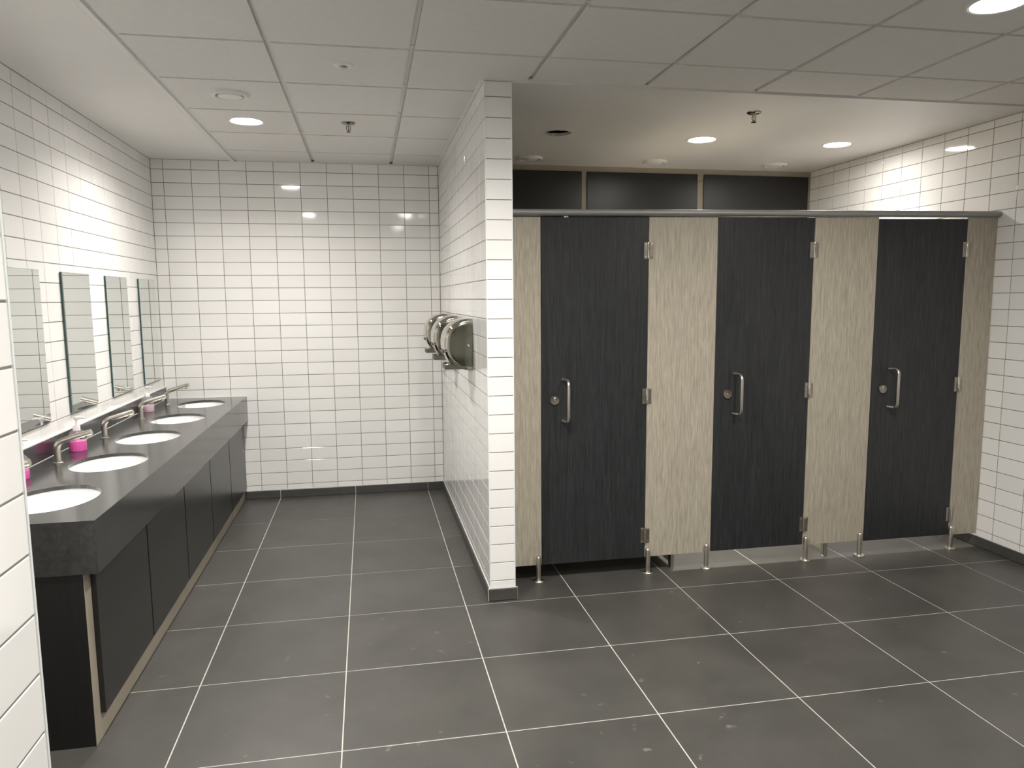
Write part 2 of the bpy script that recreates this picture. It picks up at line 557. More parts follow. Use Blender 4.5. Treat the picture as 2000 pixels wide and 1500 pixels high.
def plate_with_holes(x0, x1, y0, y1, z0, z1, holes, rad, sq=0.14, n=32):
    """flat slab with round holes; walls of the holes included"""
    mb = MB()
    xs = sorted({x0, x1} | {v for hx, hy in holes for v in (hx - sq, hx + sq)})
    ys = sorted({y0, y1} | {v for hx, hy in holes for v in (hy - sq, hy + sq)})
    xs = [x for x in xs if x0 - 1e-6 <= x <= x1 + 1e-6]
    ys = [y for y in ys if y0 - 1e-6 <= y <= y1 + 1e-6]
    for xa, xb in zip(xs[:-1], xs[1:]):
        for ya, yb in zip(ys[:-1], ys[1:]):
            cx, cy = (xa + xb) / 2, (ya + yb) / 2
            hit = [h for h in holes if abs(h[0] - cx) < 1e-4 and abs(h[1] - cy) < 1e-4]
            if not hit:
                mb.add([(xa, ya, z0), (xb, ya, z0), (xb, yb, z0), (xa, yb, z0)], [(0, 3, 2, 1)])
                mb.add([(xa, ya, z1), (xb, ya, z1), (xb, yb, z1), (xa, yb, z1)], [(0, 1, 2, 3)])
                continue
            hx, hy = hit[0]
            inner, outer = [], []
            for i in range(n):
                a = 2 * math.pi * (i + 0.5) / n
                c, s = math.cos(a), math.sin(a)
                inner.append((hx + rad * c, hy + rad * s))
                k = 1 / max(abs(c), abs(s))
                outer.append((hx + (xb - xa) / 2 * c * k, hy + (yb - ya) / 2 * s * k))
            vs = [(x, y, z0) for x, y in inner] + [(x, y, z0) for x, y in outer] + [(x, y, z1) for x, y in inner] + [(x, y, z1) for x, y in outer]
            fs = []
            for i in range(n):
                j = (i + 1) % n
                fs += [(i, j, n + j, n + i), (2 * n + j, 2 * n + i, 3 * n + i, 3 * n + j), (j, i, 2 * n + i, 2 * n + j)]
            # corners of the square
            crn = [(xa, ya), (xb, ya), (xb, yb), (xa, yb)]
            for (px_, py_) in crn:
                ds = sorted(range(n), key=lambda i: (outer[i][0] - px_) ** 2 + (outer[i][1] - py_) ** 2)[:2]
                b0 = len(vs)
                vs += [(px_, py_, z0), (px_, py_, z1)]
                fs += [(b0, n + ds[0], n + ds[1]), (b0 + 1, 3 * n + ds[1], 3 * n + ds[0])]
            mb.add(vs, fs)
    # rim
    mb.add([(x0, y0, z0), (x1, y0, z0), (x1, y1, z0), (x0, y1, z0), (x0, y0, z1), (x1, y0, z1), (x1, y1, z1), (x0, y1, z1)],
           [(0, 1, 5, 4), (1, 2, 6, 5), (2, 3, 7, 6), (3, 0, 4, 7)])
    return mb


ceil = bx('ceiling', M['plenum'], None, XL - 0.12, XR + 0.12, YF - 0.12, YB + 0.12, ZC + 0.20, ZC + 0.26)
tag(ceil, 'white suspended ceiling of square tiles with smooth plaster margins', 'ceiling', kind='structure')
XT = -0.212          # edge of the tiled field at the left
YT = -2.395          # edge of the tiled field at the cubicles
TZ = 0.020
# smooth margins
MB().box(XL, XT - 0.034, YN, YB, ZC, ZC + TZ).build('plaster_margin', M['plaster'], ceil)
pm = MB()
for (xa, xb, h) in ((XP1, 2.5, HOLE), (2.5, 3.53, LAMPS[1]), (3.53, XR, LAMPS[2])):
    q = plate_with_holes(xa, xb, YT + 0.03, YCB, ZC, ZC + TZ, [h], RH)
    pm.add(q.v, q.f)
raw = bpy.data.objects.new('plaster_margin', mesh_of('plaster_margin', pm.v, pm.f, M['plaster']))
link(raw, ceil)
# edge profiles along the margins
pr = MB()
pf = [(XT - 0.052, ZC), (XT - 0.030, ZC - 0.011), (XT - 0.014, ZC - 0.010), (XT - 0.012, ZC + TZ), (XT - 0.052, ZC + TZ)]
pr.add([(a, y, z) for y in (YN, YB) for a, z in pf], [(i, (i + 1) % 5, 5 + (i + 1) % 5, 5 + i) for i in range(5)] + [(0, 1, 2, 3, 4), (5, 6, 7, 8, 9)])
pr.build('edge_profile', M['tee'], ceil)
MB().box(XT - 0.014, XT + 0.004, YN, YB, ZC + 0.002, ZC + 0.010).build('edge_profile', M['tee'], ceil)
pr = MB()
pf = [(YT + 0.046, ZC), (YT + 0.026, ZC - 0.010), (YT + 0.010, ZC - 0.009), (YT + 0.008, ZC + TZ), (YT + 0.046, ZC + TZ)]
pr.add([(x, a, z) for x in (XP1, XR) for a, z in pf], [(i, (i + 1) % 5, 5 + (i + 1) % 5, 5 + i) for i in range(5)] + [(0, 1, 2, 3, 4), (5, 6, 7, 8, 9)])
pr.build('edge_profile', M['tee'], ceil)
MB().box(XP1, 2.77, YT - 0.004, YT + 0.012, ZC + 0.004, ZC + 0.010).build('edge_profile', M['tee'], ceil)
MB().box(3.35, XR, YT - 0.004, YT + 0.012, ZC + 0.004, ZC + 0.010).build('edge_profile', M['tee'], ceil)
# angles against the walls
MB().box(XP0 - 0.022, XP0, YP, YB, ZC - 0.001, ZC + 0.006).build('wall_angle', M['tee'], ceil)
MB().box(XT, XP0, YB - 0.022, YB, ZC - 0.001, ZC + 0.006).build('wall_angle', M['tee'], ceil)
MB().box(XP0, XP1, YP - 0.02, YP, ZC - 0.001, ZC + 0.006).build('wall_angle', M['tee'], ceil)
MB().box(XL, XT - 0.03, YF, YN, ZC, ZC + TZ).build('plaster_margin', M['plaster'], ceil)

# grid: joints along y at CX, along x at CY
CX0, CPX, CY0, CPY = 0.361, 0.5995, -0.327, 0.610
GAP = 0.026
tx = cells(XT, XR, CX0, CPX)
ty = cells(YF, YB, CY0 - 13 * CPY, CPY)
for (xa, xb) in tx:
    for (ya, yb) in ty:
        if xa > XP0 + 0.05 and ya > YT: continue
        x0 = xa + (GAP / 2 if xa > XT + 0.01 else 0.002)
        x1 = xb - GAP / 2
        y0 = ya + 0.011
        y1 = yb - 0.011 if yb < YB - 0.01 else yb - 0.003
        if xb > XR - 0.01: x1 = xb - 0.003
        # against the partition
        if ya > YP - 0.02 and xb > XP0: x1 = XP0 - 0.003
        if xa > 1.5 and yb > YT: y1 = YT - (0.010 if 2.7 < xa < 2.8 else 0.001)
        if x1 - x0 < 0.02 or y1 - y0 < 0.02: continue
        clip = xa < XP0 < xb and ya < YP < yb
        pieces = [(x0, x1, y0, y1)]
        if clip:
            pieces = [(x0, XP0 - 0.003, y0, y1), (XP0 - 0.003, x1, y0, YP - 0.004)]
        hs = [l for l in LAMPS if x0 < l[0] < x1 and y0 < l[1] < y1]
        mb = MB()
        for (a, b, c, d) in pieces:
            if hs: mb = plate_with_holes(a, b, c, d, ZC, ZC + TZ, hs, RH)
            else: mb.box(a, b, c, d, ZC, ZC + TZ)
        mb.build('ceiling_tile', M['ctile'], ceil)
k = 0
x = CX0
while x < XR:
    y1 = YB if x < XP0 else YT + 0.012
    bx('grid_runner', M['tee'], ceil, x - GAP / 2 + 0.001, x + GAP / 2 - 0.001, YF, y1, ZC + 0.016, ZC + TZ + 0.02)
    x += CPX
for (ya, yb) in ty[1:]:
    x1 = XR if ya < YT else XP0
    bx('cross_tee', M['tee'], ceil, XT, x1, ya - 0.010, ya + 0.010, ZC + 0.014, ZC + TZ + 0.01)

# ragged hole of the missing lamp
hb = MB()
n = 40
vs = []
for i in range(n):
    a = 2 * math.pi * i / n
    r0 = RH + 0.010 + 0.006 * math.sin(3 * a + 1) + random.uniform(-0.004, 0.005)
    r1 = RH - 0.002 + random.uniform(-0.010, 0.004)
    vs += [(HOLE[0] + r0 * math.cos(a), HOLE[1] + r0 * math.sin(a), ZC - 0.0003), (HOLE[0] + r1 * math.cos(a), HOLE[1] + r1 * math.sin(a), ZC - 0.0008),
           (HOLE[0] + r1 * math.cos(a), HOLE[1] + r1 * math.sin(a), ZC + 0.012)]
fs = []
for i in range(n):
    j = (i + 1) % n
    fs += [(3 * i, 3 * j, 3 * j + 1, 3 * i + 1), (3 * i + 1, 3 * j + 1, 3 * j + 2, 3 * i + 2)]
hb.add(vs, fs)
hb.build('broken_edge', M['plaster'], ceil)


# ------------------------------------------------------------------ downlights
def make_downlight():
    t = empty('downlight')
    MB().lathe([(RH - 0.004, 0.0), (RH + 0.004, -0.0035), (RH + 0.012, -0.003), (RH + 0.014, 0.0)], n=40, cap0=False, cap1=False).build('trim_ring', M['white'], t, smooth=True)
    MB().lathe([(RH - 0.003, -0.002), (RH - 0.006, 0.003), (RH - 0.008, 0.008), (RH - 0.008, 0.012)], n=40, cap0=False, cap1=False).build('reflector', M['reflector'], t, smooth=True)
    MB().lathe([(RH + 0.001, 0.022), (RH + 0.001, 0.075), (0.03, 0.08)], n=32, cap0=False).build('housing', M['tee'], t, smooth=True)
    MB().lathe([(0.0855, 0.006), (0.0855, 0.009)], n=40).build('diffuser', M['lamp'], t)
    ld = bpy.data.lights.new('lamp_light', 'AREA')
    ld.shape = 'DISK'
    ld.size = 0.15
    ld.energy = LAMP_POWER
    ld.color = LAMP_COLOUR[:3]
    ld.spread = R(150)
    lo = bpy.data.objects.new('lamp_light', ld)
    lo.location = (0, 0, 0.0045)
    link(lo, t)
    return t


dl = make_downlight()
LL = ['lit round downlight in the tiled ceiling above the washbasin aisle',
      'lit round downlight in the plaster ceiling above the middle cubicle',
      'lit round downlight in the plaster ceiling above the right cubicle, nearest the right wall',
      'large bright downlight cut off by the top right corner of the picture',
      'lit downlight overhead near the wall corner at left, outside the picture',
      'lit downlight overhead in front of the partition end, outside the picture',
      'lit downlight behind the camera, in line with the partition']
for i, (x, y) in enumerate(LAMPS):
    o = dl if i == 0 else copy_tree(dl)
    o.location = (x, y, ZC)
    tag(o, LL[i], 'downlight', 'round recessed downlights')
    for ch in o.children:
        if ch.type == 'LIGHT':
            ch.data = ch.data.copy()
            ch.data.energy = LAMP_POWER * LAMP_LEVEL[i]
            ch.data.spread = R(LAMP_SPREAD[i])


# ------------------------------------------------------------------ air valves, sensor, sprinklers
def make_valve():
    t = empty('air_valve')
    MB().lathe([(0.096, 0.0), (0.095, -0.009), (0.088, -0.017), (0.076, -0.016), (0.068, 0.0)], n=36, cap0=False, cap1=False).build('rim', M['white'], t, smooth=True)
    MB().lathe([(0.070, -0.0015), (0.069, -0.001)], n=36).build('throat', M['plenum'], t)
    MB().lathe([(0.050, -0.003), (0.060, -0.010), (0.058, -0.017), (0.035, -0.022), (0.001, -0.024)], n=36, cap1=False).build('disc', M['white'], t, smooth=True)
    return t


av = make_valve()
for i, (x, y, l) in enumerate(((0.073, -1.900, 'round white air valve in the tiled ceiling beside the aisle downlight'),
                               (2.00, -0.36, 'round air valve in the shaded plaster ceiling next to the partition'),
                               (3.01, -0.355, 'round air valve in the plaster ceiling behind the middle cubicle lamp'),
                               (4.04, -0.365, 'round air valve in the plaster ceiling behind the right cubicle lamp'))):
    o = av if i == 0 else copy_tree(av)
    o.location = (x, y, ZC)
    tag(o, l, 'air valve', 'round ceiling air valves')

t = empty('ceiling_sensor', (0.665, -2.503, ZC))
tag(t, 'small flat white sensor disc in the tiled ceiling', 'sensor')
MB().lathe([(0.044, 0.0), (0.043, -0.004), (0.036, -0.008), (0.024, -0.009)], n=28, cap0=False).build('cover', M['white'], t, smooth=True)
MB().lathe([(0.019, -0.0095), (0.017, -0.013), (0.006, -0.015)], n=20).build('lens', M['chromedark'], t, smooth=True)


def make_sprinkler():
    t = empty('sprinkler_head')
    MB().lathe([(0.042, 0.0), (0.041, -0.004), (0.030, -0.010), (0.014, -0.012)], n=28, cap0=False).build('escutcheon', M['chromedark'], t, smooth=True)
    MB().lathe([(0.011, -0.010), (0.011, -0.022), (0.006, -0.026)], n=16).build('body', M['brushed'], t, smooth=True)
    f = MB()
    for s in (-1, 1):
        f.tube([(s * 0.010, 0, -0.020), (s * 0.013, 0, -0.032), (s * 0.008, 0, -0.046), (0, 0, -0.052)], 0.0026, n=8)
    f.build('frame_arms', M['chromedark'], t, smooth=True)
    MB().lathe([(0.0022, -0.024), (0.0022, -0.05)], n=10).build('bulb', M['red'], t)
    MB().lathe([(0.006, -0.052), (0.016, -0.055), (0.016, -0.057), (0.003, -0.058)], n=20).build('deflector', M['chromedark'], t, smooth=True)
    return t


sp = make_sprinkler()
for i, (x, y, l) in enumerate(((0.661, -1.325, 'small chrome sprinkler head hanging from the tiled ceiling of the washbasin aisle'),
                               (2.987, -1.975, 'small chrome sprinkler head hanging from the plaster ceiling before the cubicles'))):
    o = sp if i == 0 else copy_tree(sp)
    o.location = (x, y, ZC)
    tag(o, l, 'sprinkler', 'ceiling sprinkler heads')

# ------------------------------------------------------------------ toilet cubicles
def railz(x):            # the rail runs very slightly uphill
    return 2.046 + (x - 1.52) * 0.0103


TH = 0.013


def slab_under_rail(name, mat, parent, x0, x1, z0, drop):
    mb = MB()
    za, zb = railz(x0) - drop, railz(x1) - drop
    y0, y1 = YD, YD + TH
    vs = [(x0, y0, z0), (x1, y0, z0), (x1, y1, z0), (x0, y1, z0), (x0, y0, za), (x1, y0, zb), (x1, y1, zb), (x0, y1, za)]
    mb.add(vs, [(0, 3, 2, 1), (4, 5, 6, 7), (0, 1, 5, 4), (1, 2, 6, 5), (2, 3, 7, 6), (3, 0, 4, 7)])
    return mb.build(name, mat, parent, bevel=0.0012, seg=1)


def foot(parent, x):
    y = YD - 0.0155
    f = MB().lathe([(0.0145, 0.004), (0.0145, 0.136), (0.012, 0.145), (0.006, 0.150), (0.001, 0.1508)], c=(x, y, 0), n=20).build('foot', M['brushed'], parent, smooth=True)
    MB().lathe([(0.034, 0.0), (0.034, 0.005), (0.030, 0.009), (0.0145, 0.010)], c=(x, y, 0), n=24).build('base_flange', M['brushed'], f, smooth=True)
    bx('saddle', M['brushed'], f, x - 0.004, x + 0.004, YD - 0.004, YD + TH + 0.004, 0.088, 0.12)


PANELS = [(XP1 + 0.004, 1.674, (1.652,), 0.090, 'narrow beige wood-look pilaster between the tiled partition and the left door'),
          (2.296, 2.708, (2.309, 2.677), 0.092, 'wide beige wood-look pilaster between the left and middle doors'),
          (3.318, 3.732, (3.328, 3.698), 0.090, 'wide beige wood-look pilaster between the middle and right doors'),
          (4.343, 4.547, (4.346,), 0.084, 'narrow beige wood-look pilaster in shade beside the right wall')]
for (x0, x1, feet, z0, l) in PANELS:
    t = empty('cubicle_pilaster', ((x0 + x1) / 2, YD, 0))
    tag(t, l, 'cubicle panel', 'beige cubicle pilasters')
    p = slab_under_rail('panel', M['beige'], t, x0, x1, z0, 0.002)
    for fx in feet: foot(t, fx)
    for ch in t.children:
        ch.matrix_parent_inverse = Matrix.Translation(t.location).inverted()

DOORS = [(1.678, 2.292, 0.090, 0.002, 'dark charcoal door of the left cubicle, next to the tiled partition', (1.751, 1.039), 1.815),
         (2.712, 3.314, 0.095, 0.007, 'dark charcoal door of the middle cubicle, lock showing red', (2.790, 1.041), 2.848),
         (3.736, 4.339, 0.087, 0.010, 'dark charcoal door of the right cubicle, nearest the right wall', (3.811, 1.041), 3.868)]


def hinge(parent, x, z):
    h = MB()
    h.box(x - 0.027, x - 0.007, YD - 0.0035, YD, z - 0.046, z + 0.046)
    h.box(x + 0.007, x + 0.027, YD - 0.0035, YD, z - 0.043, z + 0.043)
    o = h.build('hinge', M['hinge'], parent, bevel=0.0008, seg=1)
    MB().lathe([(0.0075, -0.044), (0.008, -0.04), (0.008, 0.044), (0.0075, 0.046)], c=(x, YD - 0.006, z), n=16).build('hinge_barrel', M['chrome'], o, smooth=True)
    for sx in (-0.018, 0.018):
        for sz in (-0.034, 0.034):
            MB().lathe([(0.004, -0.0035), (0.0035, -0.0052), (0.001, -0.0058)], c=(x + sx, YD, z + sz), axis='y', n=10).build('screw', M['chrome'], o, smooth=True)


for i, (x0, x1, z0, drop, l, lock, gx) in enumerate(DOORS):
    t = empty('cubicle_door', ((x0 + x1) / 2, YD, 0))
    tag(t, l, 'door', 'dark cubicle doors')
    slab_under_rail('door_panel', M['dark'], t, x0, x1, z0, drop)
    dz = i * 0.006
    for hz in (1.866 + i * 0.008, 1.045 + i * 0.005, 0.222): hinge(t, x1 + 0.002, hz)
    # D-shaped pull handle
    zt, zb_, yo = 1.153 + dz, 0.919 + dz, YD - 0.068
    pts = [(gx, YD, zb_)]
    rr = 0.032
    pts[0] = (gx - 0.018, YD, zb_)
    pts.append((gx - 0.006, yo + rr, zb_))
    for k in range(1, 7):
        a = math.pi / 2 * k / 6
        pts.append((gx, yo + rr - rr * math.sin(a), zb_ + rr - rr * math.cos(a)))
    for k in range(0, 7):
        a = math.pi / 2 * k / 6
        pts.append((gx, yo + rr - rr * math.cos(a), zt - rr + rr * math.sin(a)))
    pts.append((gx - 0.018, YD, zt))
    hd = MB().tube(pts, 0.0088, n=16).build('pull_handle', M['brushed'], t, smooth=True)
    # lock escutcheon with indicator
    lx, lz = lock
    lk = MB().lathe([(0.026, 0.0), (0.026, -0.008), (0.0245, -0.010), (0.023, -0.010), (0.006, -0.006), (0.001, -0.006)], c=(lx, YD, lz), axis='y', n=40).build('lock_rose', M['hinge'], t, smooth=True)
    MB().lathe([(0.006, -0.005), (0.0055, -0.010), (0.001, -0.0105)], c=(lx, YD, lz), axis='y', n=18).build('coin_slot', M['brushed'], lk, smooth=True)
    sg = MB()
    ring = [(0.009, 35), (0.019, 20), (0.019, 55), (0.009, 70)] if i == 1 else [(0.009, 75), (0.018, 70), (0.018, 110), (0.009, 105)]
    sg.add([(lx + r * math.cos(R(a)), YD - 0.0102, lz + r * math.sin(R(a))) for r, a in ring], [(0, 1, 2, 3)])
    sg.add([(lx + r * math.cos(R(a)), YD - 0.0090, lz + r * math.sin(R(a))) for r, a in ring], [(0, 1, 2, 3)])
    sg.build('indicator', M['red'] if i == 1 else M['white'], lk)
    for ch in t.children:
        ch.matrix_parent_inverse = Matrix.Translation(t.location).inverted()

# head rail
prof = []
for k in range(13):
    a = -math.pi / 2 + math.pi * k / 12
    prof.append((YD - 0.008 - 0.024 * math.cos(a), 0.018 + 0.018 * math.sin(a)))
prof += [(YD + TH + 0.010, 0.036), (YD + TH + 0.010, 0.0)]
mb = MB()
xs = (XP1 + 0.002, 4.541)
vs = [(x, y, z + railz(x)) for x in xs for (y, z) in prof]
n = len(prof)
mb.add(vs, [(i, (i + 1) % n, n + (i + 1) % n, n + i) for i in range(n)] + [tuple(range(n))[::-1], tuple(range(n, 2 * n))])
t = empty('head_rail', (3.0, YD, railz(3.0)))
tag(t, 'rounded grey aluminium head rail running above the cubicle doors', 'rail')
hr = mb.build('rail_profile', M['rail'], t, smooth=True)
ec = MB()
vs = [(x, y, z + railz(x)) for x in (4.541, 4.547) for (y, z) in prof]
ec.add(vs, [(i, (i + 1) % n, n + (i + 1) % n, n + i) for i in range(n)] + [tuple(range(n))[::-1], tuple(range(n, 2 * n))])
ec.build('end_cap', M['rail'], t)
bx('door_stop', M['alu'], t, 1.805, 1.828, YD - 0.004, YD + 0.004, railz(1.8) - 0.006, railz(1.8))
for ch in t.children:
    ch.matrix_parent_inverse = Matrix.Translation(t.location).inverted()

# dividers between the cubicles
for x, l in ((2.475, 'beige divider panel between the left and middle cubicles, foot showing under the pilaster'),
             (3.487, 'beige divider panel between the middle and right cubicles, foot showing under the pilaster')):
    t = empty('cubicle_divider', (x, -1.1, 0))
    tag(t, l, 'cubicle panel', 'dividers between cubicles')
    bx('divider_panel', M['beige'], t, x - 0.0065, x + 0.0065, YD + TH + 0.012, YCB - 0.012, 0.032, 2.04, bevel=0.001, seg=1)
    u = MB()
    u.box(x - 0.010, x - 0.0065, YD + TH + 0.006, YD + TH + 0.040, 0.004, 0.30)
    u.box(x + 0.0065, x + 0.010, YD + TH + 0.006, YD + TH + 0.040, 0.004, 0.30)
    u.box(x - 0.010, x + 0.010, YD + TH + 0.002, YD + TH + 0.012, 0.004, 0.30)
    f = u.build('foot_channel', M['brushed'], t)
    MB().lathe([(0.018, 0.0), (0.018, 0.004), (0.012, 0.006)], c=(x, YD + TH + 0.022, 0), n=20).build('base_flange', M['brushed'], f, smooth=True)
    for ch in t.children:
        ch.matrix_parent_inverse = Matrix.Translation(t.location).inverted()

# ------------------------------------------------------------------ vanity
XV, YV = -0.225, -3.39
ZT, ZA = 0.844, 0.650
BAS = [(-0.495, y) for y in (-3.028, -2.340, -1.668, -0.985, -0.275)]
BA, BB = 0.166, 0.222


def plate_with_ellipses(x0, x1, y0, y1, z0, z1, cs, a, b, n=48):
    mb = MB()
    ys = [y0]
    for i, (cx, cy) in enumerate(cs[:-1]):
        ys.append((cy + cs[i + 1][1]) / 2)
    ys.append(y1)
    for i, (cx, cy) in enumerate(cs):
        ya, yb = ys[i], ys[i + 1]
        inner, outer = [], []
        angs = sorted([2 * math.pi * k / n for k in range(n)] + [math.atan2(py - cy, px - cx) % (2 * math.pi) for px in (x0, x1) for py in (ya, yb)])
        for th in angs:
            c, s = math.cos(th), math.sin(th)
            r = 1 / math.sqrt((c / a) ** 2 + (s / b) ** 2)
            inner.append((cx + r * c, cy + r * s))
            kx = ((x1 - cx) / c if c > 1e-9 else ((x0 - cx) / c if c < -1e-9 else 1e9))
            ky = ((yb - cy) / s if s > 1e-9 else ((ya - cy) / s if s < -1e-9 else 1e9))
            kk = min(kx, ky)
            outer.append((cx + kk * c, cy + kk * s))
        m = len(angs)
        vs = [(x, y, z1) for x, y in inner] + [(x, y, z1) for x, y in outer] + [(x, y, z0) for x, y in inner] + [(x, y, z0) for x, y in outer]
        fs = []
        for k in range(m):
            j = (k + 1) % m
            fs += [(k, m + k, m + j, j), (2 * m + j, 3 * m + j, 3 * m + k, 2 * m + k), (j, 2 * m + j, 2 * m + k, k)]
        mb.add(vs, fs)
    mb.add([(x0, y0, z0), (x1, y0, z0), (x1, y1, z0), (x0, y1, z0), (x0, y0, z1), (x1, y0, z1), (x1, y1, z1), (x0, y1, z1)],
           [(0, 1, 5, 4), (1, 2, 6, 5), (2, 3, 7, 6), (3, 0, 4, 7)])
    return mb


def raw_build(mb, name, mat, parent):
    """build without normal recalculation (faces already ordered)"""
    o = bpy.data.objects.new(name, mesh_of(name, mb.v, mb.f, mat))
    return link(o, parent)


t = empty('vanity_counter', (-0.53, -1.64, 0))
tag(t, 'long dark slate-look counter with five oval basin cut-outs and deep apron', 'counter')
raw_build(plate_with_ellipses(XL + 0.014, XV, YV, YB - 0.002, ZT - 0.016, ZT, BAS, BA, BB), 'worktop', M['slate'], t)
bx('front_apron', M['slate'], t, XV - 0.020, XV, YV, YB - 0.002, ZA, ZT - 0.016)
bx('end_apron', M['slate'], t, XL + 0.014, XV - 0.020, YV, YV + 0.020, ZA, ZT - 0.016)
bx('sealant', M['seal'], t, XL + 0.014, XV, YB - 0.006, YB, ZT - 0.001, ZT + 0.004)
for ch in t.children:
    ch.matrix_parent_inverse = Matrix.Translation(t.location).inverted()

t = empty('splashback', (XL, -1.64, ZT))
tag(t, 'low dark splashback strip between counter and white wall tiles', 'splashback')
bx('strip', M['slate'], t, XL + 0.001, XL + 0.014, YV, YB - 0.002, ZT, 0.935)
bx('top_sealant', M['seal'], t, XL, XL + 0.013, YV, YB - 0.001, 0.935, 0.9405)
bx('lower_sealant', M['alu'], t, XL + 0.014, XL + 0.016, YV, YB - 0.002, ZT, ZT + 0.002)
for ch in t.children:
    ch.matrix_parent_inverse = Matrix.Translation(t.location).inverted()

# cabinet under the counter
XCF = -0.277
t = empty('vanity_cabinet', (-0.55, -1.64, 0))
tag(t, 'long dark-doored cabinet on a taupe frame under the washbasin counter', 'cabinet')
cb = MB()
cb.box(XCF - 0.018, XCF, YV + 0.016, YB - 0.001, 0.0, 0.10)
cb.box(XCF - 0.018, XCF, YV + 0.016, YB - 0.001, 0.60, 0.648)
for y in (YV + 0.016, YB - 0.06):
    cb.box(XCF - 0.018, XCF, y, y + 0.059, 0.10, 0.60)
cb.build('frame', M['carcass'], t)
bx('gap_shade_board', M['panel'], t, XCF - 0.32, XCF - 0.30, YV + 0.016, YB - 0.001, 0, 0.648)  # black sheet added so the door gaps read as deep shade
bx('end_panel', M['vend'], t, XL + 0.02, XCF - 0.001, YV + 0.004, YV + 0.016, 0.0, 0.648)
bx('end_panel_edge', M['carcass'], t, XCF - 0.001, XCF, YV + 0.004, YV + 0.016, 0.0, 0.648)
JY = [-3.330, -2.668, -1.956, -1.266, -0.588, YB - 0.012]
for y0, y1 in zip(JY[:-1], JY[1:]):
    bx('cabinet_door', M['vdoor'], t, XCF, XCF + 0.019, y0 + 0.006, y1 - 0.008, 0.094, 0.647, bevel=0.0015, seg=1)
for ch in t.children:
    ch.matrix_parent_inverse = Matrix.Translation(t.location).inverted()

# basins
def make_basin():
    b = empty('washbasin')
    prof = []
    for k in range(13):
        a = math.pi / 2 * k / 12
        prof.append((math.cos(a) * 0.86 + 0.14 * (1 - k / 12) ** 0.5 + 0.02, -0.016 - 0.13 * math.sin(a)))
    prof[-1] = (0.12, prof[-1][1])
    mb = MB()
    mb.lathe([(1.10, -0.0162)] + prof, n=48, sx=BA, sy=BB, cap0=False, cap1=True)
    mb.build('bowl', M['ceramic'], b, smooth=True)
    MB().lathe([(0.024, -0.1455), (0.024, -0.142), (0.018, -0.141), (0.004, -0.1415)], n=24).build('drain', M['chrome'], b, smooth=True)
    MB().lathe([(0.010, 0.0), (0.010, -0.003), (0.006, -0.003)], c=(-BA + 0.014, 0, -0.06), axis='x', n=16).build('overflow', M['chrome'], b, smooth=True)
    return b


BL = ['oval white undermount basin nearest the camera, cut off by the wall corner at left',
      'oval white undermount basin beside the bright pink soap bottle, second from the camera',
      'oval white undermount basin third from the camera, middle of the five',
      'oval white undermount basin beside the pale soap bottle, second from the back wall',
      'oval white undermount basin nearest the back wall']
bs = make_basin()
for i, (x, y) in enumerate(BAS):
    o = bs if i == 0 else copy_tree(bs)
    o.location = (x, y, ZT)
    tag(o, BL[i], 'washbasin', 'oval basins in the counter')


# faucets
def make_faucet():
    f = empty('faucet')
    MB().lathe([(0.0225, 0.0), (0.0225, 0.004), (0.020, 0.006), (0.0148, 0.0065)], n=28).build('base_ring', M['brushed'], f, smooth=True)
    pts = [(0, 0, 0.004), (0, 0, 0.040), (0, 0, 0.064)]
    th = R(74)      # bends 74 degrees from vertical
    rb = 0.046
    for k in range(1, 11):
        a = th * k / 10
        pts.append((rb - rb * math.cos(a), 0, 0.064 + rb * math.sin(a)))
    dx, dz = math.sin(th), math.cos(th)
    ex, ez = pts[-1][0], pts[-1][2]
    L = 0.128
    pts.append((ex + dx * L * 0.5, 0, ez + dz * L * 0.5))
    pts.append((ex + dx * L, 0, ez + dz * L))
    MB().tube(pts, 0.0148, n=20).build('spout', M['brushed'], f, smooth=True)
    # outlet under the tip
    px_, pz_ = ex + dx * (L - 0.024), ez + dz * (L - 0.024)
    ob = MB().lathe([(0.0115, 0.0), (0.0115, -0.019), (0.009, -0.021)], n=18)
    o = ob.build('outlet', M['brushed'], f, smooth=True)
    o.location = (px_ , 0, pz_ )
    o.rotation_euler = (0, R(-(90 - 74)), 0)
    MB().lathe([(0.0065, 0.0), (0.0065, -0.002)], n=14).build('aerator', M['black'], o).location = (0, 0, -0.0205)
    so = MB().lathe([(0.0075, 0.0), (0.0075, -0.0165)], n=14).build('sensor_eye', M['black'], f)
    so.location = (ex + dx * (L - 0.052), 0, ez + dz * (L - 0.052))
    so.rotation_euler = (0, R(-(90 - 74)), 0)
    return f


FY = [-3.000, -2.313, -1.647, -0.940, -0.265]
FL = ['brushed steel faucet nearest the camera, behind the wall corner at left',
      'brushed steel faucet in front of the bright pink soap bottle',
      'brushed steel faucet over the middle basin, third from the camera',
      'brushed steel faucet in front of the pale soap bottle',
      'brushed steel faucet nearest the back wall']
fc = make_faucet()
for i, y in enumerate(FY):
    o = fc if i == 0 else copy_tree(fc)
    o.location = (-0.729, y, ZT)
    tag(o, FL[i], 'faucet', 'brushed steel faucets along the counter')


